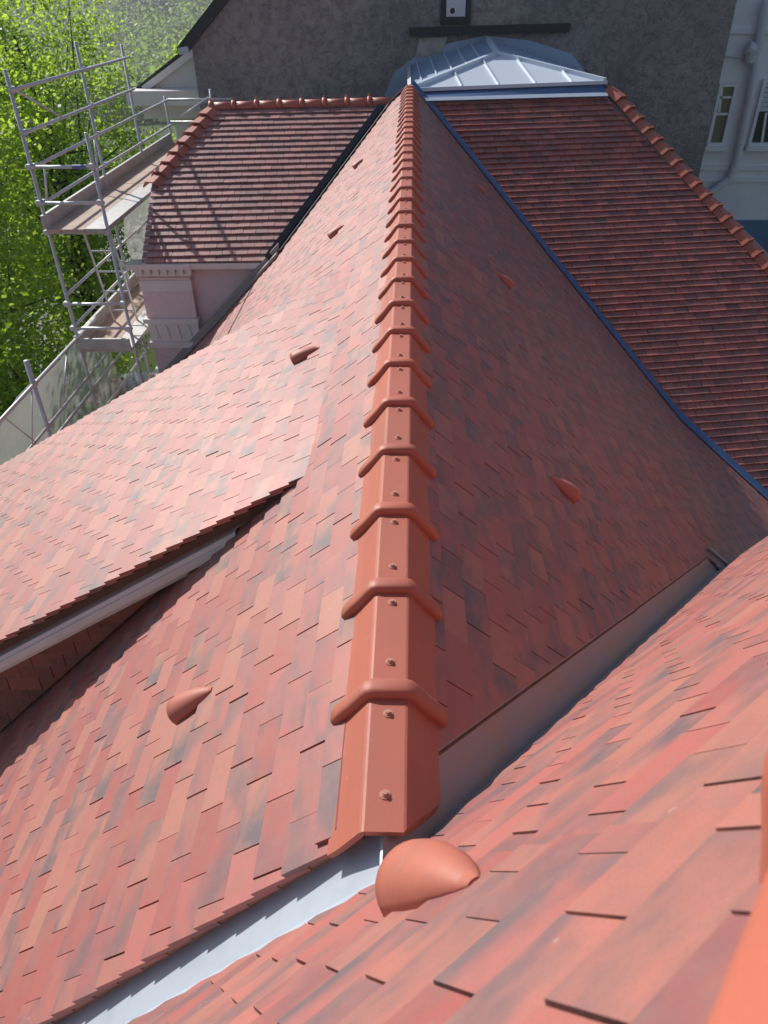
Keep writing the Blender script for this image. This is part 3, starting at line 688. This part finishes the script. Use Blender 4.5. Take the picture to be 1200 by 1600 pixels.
part('gutter_end', bar(A3(glx - .2, YG - .16, gl[2] - .13), A3(glx - .02, YG - .16, gl[2] - .10), .10, .10), 'zinc', NEI)
la, lb = hitY((640, 50), YG - .05), hitY((889, 43), YG - .05)
part('ledge', bar(la, lb, .22, .13), 'slate_edge', NEI)
wa, wb = hitY((697, 26), YG), hitY((729, -40), YG)
fr = part('window', join(box((wa[0] - .10, YG - .04, wa[2] - .12), (wb[0] + .10, YG - .015, wb[2]))), 'slate_edge', NEI)
part('frame', join(box((wa[0], YG - .06, wa[2]), (wa[0] + .05, YG - .041, wb[2])), box((wb[0] - .05, YG - .06, wa[2]), (wb[0], YG - .041, wb[2])), box((wa[0] + .051, YG - .06, wa[2]), (wb[0] - .051, YG - .041, wa[2] + .06))), 'shutter', fr)
part('pane', box((wa[0] + .05, YG - .05, wa[2] + .06), (wb[0] - .05, YG - .0412, wb[2])), 'shutter', fr)
vc = hitY((707, 17), YG - .07)
nv = 16; part('vent_ring', join(*[tube(vc + A3(math.cos(a) * .06, 0, math.sin(a) * .06), vc + A3(math.cos(a + .4) * .06, 0, math.sin(a + .4) * .06), .016, 6) for a in np.arange(0, 6.28, .3927)]), 'white_paint', fr)
part('vent_disc', tube(vc, vc + A3(0, .012, 0), .05, 12), 'slate_edge', fr)
# plaster patches, and a flat blue band painting the glow around the cap
pa = [hitY(p, YG - .03) for p in ((655, 60), (700, 57), (690, 82), (648, 92))]
part('plaster_patch', prism(pa, A3(0, .01, 0)), 'mortar', NEI)
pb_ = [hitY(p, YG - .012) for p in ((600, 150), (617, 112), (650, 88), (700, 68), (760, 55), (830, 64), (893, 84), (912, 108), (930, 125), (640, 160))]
part('halo_band', prism(pb_, A3(0, .01, 0)), 'zinc_blue_cast', NEI, label='flat blue band on the gable, painted glow around the zinc cap')

# ------------------------------------------------------------------ porch with pediment beyond
YQ = 17.3
POR = thing('pediment_porch', tuple(hitY((265, 300), YQ)[:2]) + (GZ,), 'cream classical porch with triangular pediment left of the dark gable', 'porch')
q = lambda x, y, d=0: hitY((x, y), YQ - d)
part('pediment', prism([q(216, 141), q(345, 141), q(345, 38)], A3(0, 3, 0)), 'cream_paint', POR)
part('roof_edge', bar(q(209, 144, -.1), q(350, 32, -.1), .5, .05, A3(0, 0, 1)), 'slate_edge', POR)
part('raking_moulding', bar(q(226, 139, .05), q(345, 49, .05), .2, .12), 'cream_paint', POR)
part('cornice', bar(q(207, 150, .2), q(345, 149, .2), .8, .26), 'cream_paint', POR)
part('flat_roof', bar(q(212, 144, .3), q(345, 143, .3), .5, .03), 'slate_edge', POR)
part('entablature', bar(q(228, 165, .05), q(345, 164, .05), .5, .42), 'cream_paint', POR)
for i in range(8):
    a_ = q(235 + i * 10, 161, .32); part('dentil', box(a_ + A3(-.05, 0, -.05), a_ + A3(.05, .1, .05)), 'cream_paint', POR)
ca = q(281, 180); cb = q(288, 255)
part('column', tube((ca[0], YQ + .2, GZ), (ca[0], YQ + .2, ca[2] + .3), .26, 14, .22), 'cream_paint', POR)
part('column', tube((ca[0] + 2.4, YQ + .2, GZ), (ca[0] + 2.4, YQ + .2, ca[2] + .3), .26, 14, .22), 'cream_paint', POR)
n = 10; arc = []
for i in range(n + 1):
    a = math.pi / 2 * i / n; arc.append(q(262 + 20 * math.sin(a), 183 + 26 * (1 - math.cos(a))))
part('spandrel', prism([q(228, 175), q(300, 174), q(300, 240)] + [arc[-1]] + arc[::-1][1:], A3(0, .3, 0)), 'cream_paint', POR)

# ------------------------------------------------------------------ white house on the right
YB = 19.5
WH = thing('white_house', tuple(hitY((1180, 300), YB)[:2]) + (GZ,), 'shaded white plastered house back with windows and a grey drainpipe', 'house')
q = lambda x, y, d=0.: hitY((x, y), YB - d)
wl, wr = q(1075, 100)[0], q(1420, 100)[0]
part('wall', box((wl - 2, YB, GZ), (wr, YB + 6, 4)), 'facade_white', WH)
for y in (48, 262, 280): part('string_course', bar(q(1080, y, .03), q(1300, y + 2, .03), .06, .09), 'facade_white', WH)
def window(x0, y0, x1, y1, bars, glassmat, shut=None):
    a_, b_ = q(x0, y1), q(x1, y0)
    xa, xb, za, zb = min(a_[0], b_[0]), max(a_[0], b_[0]), a_[2], b_[2]
    wv = part('window', box((xa, YB - .02, za), (xb, YB - .004, zb)), glassmat, WH)
    f_ = .07
    for g_ in (box((xa - f_, YB - .09, za), (xa, YB - .021, zb)), box((xb, YB - .09, za), (xb + f_, YB - .021, zb)), box((xa - f_, YB - .09, zb + .001), (xb + f_, YB - .021, zb + f_)), box((xa - f_, YB - .12, za - f_), (xb + f_, YB - .021, za - .001))): part('frame', g_, 'facade_white', wv)
    part('sill', box((xa - .12, YB - .2, za - .16), (xb + .12, YB - .001, za - f_ - .002)), 'facade_white', wv)
    for bx0, by0, bx1, by1 in bars:
        pa_, pb2 = q(bx0, by0, .04), q(bx1, by1, .04); part('glazing_bar', bar(pa_, pb2, .05, .05), 'white_paint', wv)
    if shut:
        s0, s1 = q(x0, shut, .03), q(x1, y0, .03)
        for i in range(6): zz = s0[2] + (s1[2] - s0[2]) * i / 6; part('shutter_slat', box((xa, YB - .05, zz), (xb, YB - .03, zz + (s1[2] - s0[2]) / 6 - .01)), 'shutter', wv)
window(1108, 135, 1146, 222, [(1110, 152, 1144, 152), (1110, 178, 1144, 178), (1128, 137, 1123, 177)], 'curtain_glass')
window(1172, 128, 1260, 222, [(1190, 222, 1197, 176)], 'window_glass', 174)
pts = [q(1198, 0, .15), q(1184, 75, .15), q(1172, 150, .15), q(1150, 255, .15), q(1140, 280, .15), q(1105, 305, .15)]
part('drainpipe', join(*[tube(pts[i], pts[i + 1], .09, 10) for i in range(len(pts) - 1)]), 'facade_pipe', WH)
part('hopper', join(tube(q(1176, 80, .15), q(1170, 98, .15), .16, 10, .1), tube(q(1168, 74, .15), q(1178, 78, .15), .13, 10)), 'facade_pipe', WH)
part('cable', join(tube(q(1080, 84, .05), q(1160, 90, .05), .02), tube(q(1160, 90, .05), q(1172, 97, .05), .02)), 'facade_pipe', WH)
part('lower_canopy', prism([q(1150, 345, .1), q(1260, 345, .1), q(1260, 420, .1), q(1130, 420, .1)], A3(0, .08, 0)), 'zinc_sky_reflect', WH)
part('doorway', prism([q(1130, 346, .01), q(1149, 346, .01), q(1130, 420, .01), q(1105, 420, .01)], A3(0, .008, 0)), 'slate_edge', WH)

# ------------------------------------------------------------------ scaffold
SCF = thing('scaffold', (-4.0, 10.5, GZ), 'galvanised steel tube scaffold tower with decks and guard rails', 'scaffold')
xo, xi = -4.34, -3.62
YF = 9.0; y2 = hitX((150, 212), xo)[1]; y3 = hitX((200, 125), xo)[1]
zTop = -.74
def pole(name, p, q_, r=.022, mat='steel'): return part(name, tube(p, q_, r, 8), mat, SCF, True)
def coupler(p): part('coupler', box(np.asarray(p) - .03, np.asarray(p) + .03), 'steel', SCF)
pole('standard', (xo, YF, GZ), (xo, YF, zTop)); pole('standard', (xi, YF, GZ), (xi, YF, hitY((135, 215), YF)[2] + .05))
ztop2 = hitX((114, 66), xo)[2]; ztop3 = hitX((188, 70), xo)[2]
pole('standard', (xo, y2, GZ), (xo, y2, ztop2)); pole('standard', (xo, y3, GZ), (xo, y3, ztop3 + .0))
pole('standard', (xi, y2 + .15, GZ), (xi, y2 + .15, -2.5)); pole('standard', (xi, y3, GZ), (xi, y3, -2.5))
zr1, zr2, zr3 = hitY((12, 140), YF)[2], hitY((28, 207), YF)[2], hitY((44, 260), YF)[2]
zdk = hitY((78, 362), YF)[2]; zdk2 = hitY((130, 545), YF)[2]; y4 = 14.6
for zz, ye in ((zr1, y3), (zr2, y3), (zr3, y4), (hitY((62, 316), YF)[2], y4)):
    pole('guard_rail', (xo + .05, YF - .1, zz), (xo + .05, ye + .05, zz), .02); coupler((xo + .02, YF, zz)); coupler((xo + .02, y2, zz))
for zz in (zr3, hitY((62, 316), YF)[2], zdk, zdk2 + .62, zdk2 + .3, zdk2):
    pole('transom', (xo - .04, YF - .05, zz), (xi + .05, YF - .05, zz), .019, 'steel'); coupler((xo, YF - .04, zz)); coupler((xi, YF - .04, zz))
part('sleeve', tube((xo + .5, YF - .05, zr3), (xo + .66, YF - .05, zr3), .024, 8), 'steel_blue', SCF)
pole('diagonal_brace', (xo + .05, YF + .25, zr3), (xo + .03, YF + .1, hitY((62, 316), YF)[2]), .014)
pole('diagonal_brace', (xo + .08, YF + 1.0, zr2), (xo + .03, YF + .1, zr1 - .03), .014)
pole('diagonal_brace', (xo + .05, y2 - .2, zr3), (xo + .05, y2 - .4, zdk + .15), .014)
pole('standard', (xo, y4, zdk - 1), (xo, y4, zr3 + .05)); pole('standard', (xi, y4, zdk - 1), (xi + .1, y4, zr3 + .15))
for zz in (zr3, zr3 - .35): pole('guard_rail', (xo, y4, zz), (xi + .5, y4, zz), .018)
pole('guard_rail', (xi + .05, y4, zr3 + .02), (xi - .3, y4 - .6, zr3 - .18), .02)
def deck(z, ya, yb):
    n = 3; wd = (xi - xo - .02) / n
    L = 2.4; y = ya
    while y < yb - .1:
        ye = min(y + L - .02, yb)
        part('deck_board', box((xo + .02, y, z), (xo + .02 + wd * .7, ye, z + .045)), 'deck_wood', SCF)
        part('deck_board', box((xo + .03 + wd * .7, y, z), (xo + .02 + wd * 1.9, ye, z + .045)), 'deck_wood', SCF)
        part('deck_board', box((xo + .03 + wd * 1.9, y, z), (xi, ye, z + .05)), 'deck_steel', SCF)
        y += L
    part('toe_board', box((xo - .02, ya, z + .046), (xo + .015, yb, z + .20)), 'deck_steel', SCF)
deck(zdk, YF - .08, y4); deck(zdk2, YF - .08, y4 - .5)
part('toe_board', box((xo, YF - .13, zdk2 + .05), (xi, YF - .10, zdk2 + .19)), 'deck_steel', SCF)
zdk3 = zdk2 - 1.45
part('deck_board', box((xo + .02, 6.2, zdk3), (xi, 12.5, zdk3 + .05)), 'deck_steel', SCF)
part('toe_board', box((xo, YF + .9, zdk3 + .051), (xi, YF + .94, zdk3 + .2)), 'deck_steel', SCF)
for zz in (zdk2 - .55, zdk2 - .95): pole('guard_rail', (xo + .05, 4.0, zz), (xo + .05, 13, zz), .02)
zn = hitX((52, 599), xo + .02)[2]; yn = hitX((52, 599), xo + .02)[1]
pole('guard_rail', (xo + .04, yn - 2.5, zn), (xo + .04, YF + .6, zn), .022)
pole('guard_rail', (xo + .04, yn - 2.5, zn - .55), (xo + .04, YF + .6, zn - .55), .018)
pole('standard', (xo + .02, yn, GZ), (xo + .02, yn, zn + .28), .03); coupler((xo + .03, yn, zn)); coupler((xo + .03, yn, zn - .55))
pole('diagonal_brace', (xo + .06, yn + .3, zn - .6), (xo + .06, yn + .9, zn - .02), .008); pole('diagonal_brace', (xo + .06, yn - .8, zn - .02), (xo + .06, yn - .4, zn - .55), .008); pole('diagonal_brace', (xo + .06, yn - .15, zn - .02), (xo + .06, yn - .5, zn - .55), .008)
for zz in (zdk2 + .35, zdk2 + .75): pole('guard_rail', (xo + .05, YF - .1, zz), (xo + .05, y4, zz), .018)
# ladder inside the tower
LAD = thing('ladder', (-4.1, 9.9, zdk2), 'narrow steel access ladder standing inside the scaffold tower', 'ladder')
l0, l1 = A3(-4.16, 9.95, zdk2 - .5), A3(-4.22, 9.65, zdk - .02)
for dx in (0, .34): part('stile', tube(l0 + A3(dx, 0, 0), l1 + A3(dx, 0, 0), .016, 8), 'steel', LAD)
for i in range(7):
    P = l0 + (l1 - l0) * (i + .5) / 7; part('rung', tube(P, P + A3(.34, 0, 0), .012, 6), 'steel', LAD)
# debris nets
def net(name, A, B, zt_, zb_, label, sag=.12, n=14, m_=8):
    V = []
    for j in range(m_ + 1):
        for i in range(n + 1):
            f = i / n; g = j / m_; P = np.asarray(A) * (1 - f) + np.asarray(B) * f
            z = zt_ - sag * math.sin(math.pi * ((f * 2) % 1)) * (1 - g) - (zt_ - zb_) * g
            V.append(A3(P[0] - .05 * math.sin(f * 19 + g * 3) - .07 * math.sin(g * 3.1), P[1], z))
    Fc = [[j * (n + 1) + i, j * (n + 1) + i + 1, (j + 1) * (n + 1) + i + 1, (j + 1) * (n + 1) + i] for j in range(m_) for i in range(n)]
    top(name, (V, Fc), 'net', label, 'net', smooth=True)
net('debris_net', (xo - .06, yn - 2.4, 0), (xo - .06, YF + 1.3, 0), zn - .03, zn - 1.5, 'grey debris netting hung along the low scaffold rail above the roof edge', .10)
net('debris_net', (xo + .1, y2 + .3, 0), (xo + .1, y4 - .6, 0), zdk - .25, zdk2 + .2, 'small net panel below the upper scaffold deck by the tiled wing', .05)
# rubble on the low deck
Pq = hitZ((178, 622), zdk3 + .05)
pile = thing('plank_pile', (Pq[0], Pq[1], zdk3 + .05), 'heap of old brown boards on the low scaffold deck', 'boards')
for i in range(9):
    a = random.uniform(-.5, .5); c = Pq + A3(random.uniform(-.18, .18), random.uniform(-.2, .2), .03 + .022 * i); d = A3(math.sin(a), math.cos(a), random.uniform(-.06, .06)) * .32
    part('board', bar(c - d, c + d, .11, .02), 'plank_brown', pile)
Pq = hitZ((213, 604), zdk3 + .05); n = 12
V = [A3(Pq[0] + (i / n - .5) * .75, Pq[1] + (j / n - .5) * .9, zdk3 + .06 + .16 * math.sin(math.pi * i / n) * math.sin(math.pi * j / n) * (1 + .5 * math.sin(i * 2.3 + j * 1.7)) + .012 * math.sin(i * 5.1 - j * 3.3)) for j in range(n + 1) for i in range(n + 1)]
top('sheet', (V, [[j * (n + 1) + i, j * (n + 1) + i + 1, (j + 1) * (n + 1) + i + 1, (j + 1) * (n + 1) + i] for j in range(n) for i in range(n)]), 'tarp_white', 'crumpled white plastic sheet lying on the low scaffold deck', 'plastic sheet')

# ------------------------------------------------------------------ trees
def leaves(centers, normals_up, size, n_per, spread, seed):
    g = np.random.default_rng(seed); C = np.repeat(centers, n_per, 0); N_ = len(C)
    C = C + g.normal(0, 1, (N_, 3)) * np.array([spread, spread, spread * .75])
    a = g.normal(0, 1, (N_, 3)); a /= np.linalg.norm(a, axis=1)[:, None]
    n_ = g.normal(0, .7, (N_, 3)) + np.array([-.2, .1, .9]); n_ /= np.linalg.norm(n_, axis=1)[:, None]
    b_ = np.cross(n_, a); b_ /= np.linalg.norm(b_, axis=1)[:, None]; a = np.cross(b_, n_)
    s = size * g.uniform(.6, 1.25, N_)[:, None]
    q0 = C - a * s; q1 = C + b_ * s * .62 + a * s * .1; q2 = C + a * s * 1.05; q3 = C - b_ * s * .62 + a * s * .1
    V = np.stack([q0, q1, q2, q3], 1).reshape(-1, 3)
    return V, g.random(N_)
def leaf_mesh(name, V, tint, mat, T):
    me = bpy.data.meshes.new(name); n = len(V) // 4
    me.vertices.add(len(V)); me.vertices.foreach_set('co', (V - T).astype(np.float32).ravel())
    me.loops.add(len(V)); me.loops.foreach_set('vertex_index', np.arange(len(V), dtype=np.int32))
    me.polygons.add(n); me.polygons.foreach_set('loop_start', np.arange(0, 4 * n, 4, dtype=np.int32))
    me.update(calc_edges=True); me.materials.append(MATS[mat])
    at = me.attributes.new('tint', 'FLOAT_COLOR', 'POINT'); c = np.repeat(tint, 4); at.data.foreach_set('color', np.stack([c, c, c, np.ones_like(c)], 1).astype(np.float32).ravel())
    return me
def tree(x, y, zb, h, rx, label, mat='leaf_light', nclus=340, n_per=80, size=.062, seed=0, zc_=.58, hz=.46, spread=.30):
    g = np.random.default_rng(seed + 100); T = A3(x, y, zb)
    t = thing('broadleaf_tree', T, label, 'tree', 'trees beside the house')
    cz = zb + h * zc_; rz = h * hz
    # lobes give the crown an uneven outline
    lob = [(A3(x, y, cz) + g.normal(0, 1, 3) * np.array([rx * .45, rx * .45, rz * .5]), g.uniform(.45, .75)) for _ in range(11)] + [(A3(x, y, cz), .85)]
    pts = []
    while len(pts) < nclus:
        c, s = lob[int(g.integers(len(lob)))]
        d = g.normal(0, 1, 3); d /= np.linalg.norm(d); r = g.random() ** .38
        P = c + d * r * np.array([rx, rx, rz]) * s
        if P[2] > zb + h * .12 and P[2] < zb + h: pts.append(P)
    pts = np.array(pts)
    V, tint = leaves(pts, None, size, n_per, spread, seed)
    o = bpy.data.objects.new('crown', leaf_mesh('crown', V, tint, mat, T)); COL.objects.link(o); o.parent = t
    gs = []
    tops = [A3(x, y, zb), A3(x + g.normal(0, .2), y, zb + h * .3), A3(x + g.normal(0, .4), y + g.normal(0, .4), zb + h * .6), A3(x + g.normal(0, .5), y + g.normal(0, .5), zb + h * .9)]
    rr = [.24, .19, .12, .03]
    for i in range(3): gs.append(tube(tops[i], tops[i + 1], rr[i], 9, rr[i + 1]))
    part('trunk', join(*gs), 'bark', t, True)
    gs = []
    for i in range(34):
        P = pts[int(g.integers(len(pts)))]; f = g.uniform(.22, .8); k_ = min(int(f / .3), 2); a_ = tops[k_] + (tops[k_ + 1] - tops[k_]) * min((f - k_ * .3) / .3, 1)
        if P[2] < a_[2] - .8: continue
        m_ = (a_ + P) / 2 + A3(0, 0, -.15) + g.normal(0, .12, 3); gs += [tube(a_, m_, .055, 6, .035), tube(m_, P, .035, 6, .008)]
    part('limbs', join(*gs), 'bark', t)
    return t
tree(-9.4, 14.2, GZ, 13.6, 3.3, 'bright yellow-green tree directly behind the scaffold tower', 'leaf_light', 480, 90, .062, 1)
tree(-10.1, 22.6, GZ, 13.2, 2.2, 'slim light green tree between the scaffold and the pediment porch', 'leaf_light', 340, 80, .066, 2)
tree(-13.2, 18.5, GZ, 14.6, 3.8, 'large dark-limbed tree rising above the scaffold top', 'leaf_light', 480, 90, .066, 3)
tree(-8.6, 9.4, GZ, 9.6, 2.6, 'darker green tree below the netted scaffold rail', 'leaf_mid', 400, 90, .055, 4)
tree(-12.3, 25.5, GZ, 13.4, 2.0, 'tall narrow pale tree standing against the wooded hill', 'leaf_light', 300, 70, .075, 5, spread=.36)
tree(-8.2, 31.5, GZ, 8.6, 2.3, 'small fresh green tree showing through the porch arch', 'leaf_light', 260, 50, .10, 6, spread=.36)
tree(-6.9, 12.4, GZ, 8.2, 1.9, 'low bushy tree under the scaffold decks', 'leaf_mid', 300, 80, .058, 7)
tree(-10.6, 41.0, GZ - .5, 11.6, 1.3, 'far upright sapling-like tree just left of the dark gable corner', 'leaf_light', 160, 46, .12, 8, spread=.4)
tree(-16.5, 27.0, GZ, 14.4, 4.2, 'broad tree at the back of the garden beyond the dark-limbed tree', 'leaf_light', 360, 52, .10, 9, spread=.4)

# ------------------------------------------------------------------ distant wood and village
g = np.random.default_rng(77)
pts = []
while len(pts) < 5200:
    y = g.uniform(190, 1150); x = -y * g.uniform(.05, .55) + g.normal(0, 6)
    z = terrain(x, y); pts.append((x, y, z + g.uniform(3, 9)))
pts = np.array(pts)
V, tint = leaves(pts, None, .95, 34, 2.6, 78)
cl = np.repeat(g.random(len(pts)), 34); tint = np.clip(.25 * tint + .75 * cl, 0, 1)
ow_ = bpy.data.objects.new('far_wood', leaf_mesh('far_wood', V, tint, 'leaf_far', A3(0, 0, 0))); COL.objects.link(ow_); ow_.location = (0, 0, Z0)
ow_['kind'] = 'stuff'; ow_['label'] = 'hazy wooded hillside across the valley'; ow_['category'] = 'wood'
for i, (px_, py_) in enumerate(((206, 8), (222, 5), (236, 11), (214, 16), (262, 4))):
    r_ = ray((px_, py_)); d = 330.
    while d < 1500 and (r_ * d)[2] > terrain((r_ * d)[0], (r_ * d)[1]) + 2: d += 5
    B = r_ * d; B[2] = terrain(B[0], B[1])
    h_ = thing('village_house', B, 'small pale gabled house far off on the wooded hillside', 'house', 'houses on the far hillside')
    s_ = 5 + i % 3
    part('wall', box(B + A3(-s_, -4, -2), B + A3(s_, 4, 9)), 'wall_far', h_)
    part('roof', prism([B + A3(-s_ - 1, -5, 9), B + A3(s_ + 1, -5, 9), B + A3(0, -5, 14)], A3(0, 10, 0)), 'roof_far', h_)

# ------------------------------------------------------------------ summer air over the valley
m, nt = new_mat('haze'); b = NB(nt)
pv = b.n('VolumePrincipled'); pv.inputs['Color'].default_value = (.88, .94, 1., 1); pv.inputs['Density'].default_value = .0005; pv.inputs['Anisotropy'].default_value = .2
o_ = nt.nodes.new('ShaderNodeOutputMaterial'); nt.links.new(pv.outputs[0], o_.inputs['Volume'])
hz_ = top('haze', box((-2600, -500, -60), (2600, 3300, 90)), 'haze', kind='stuff')
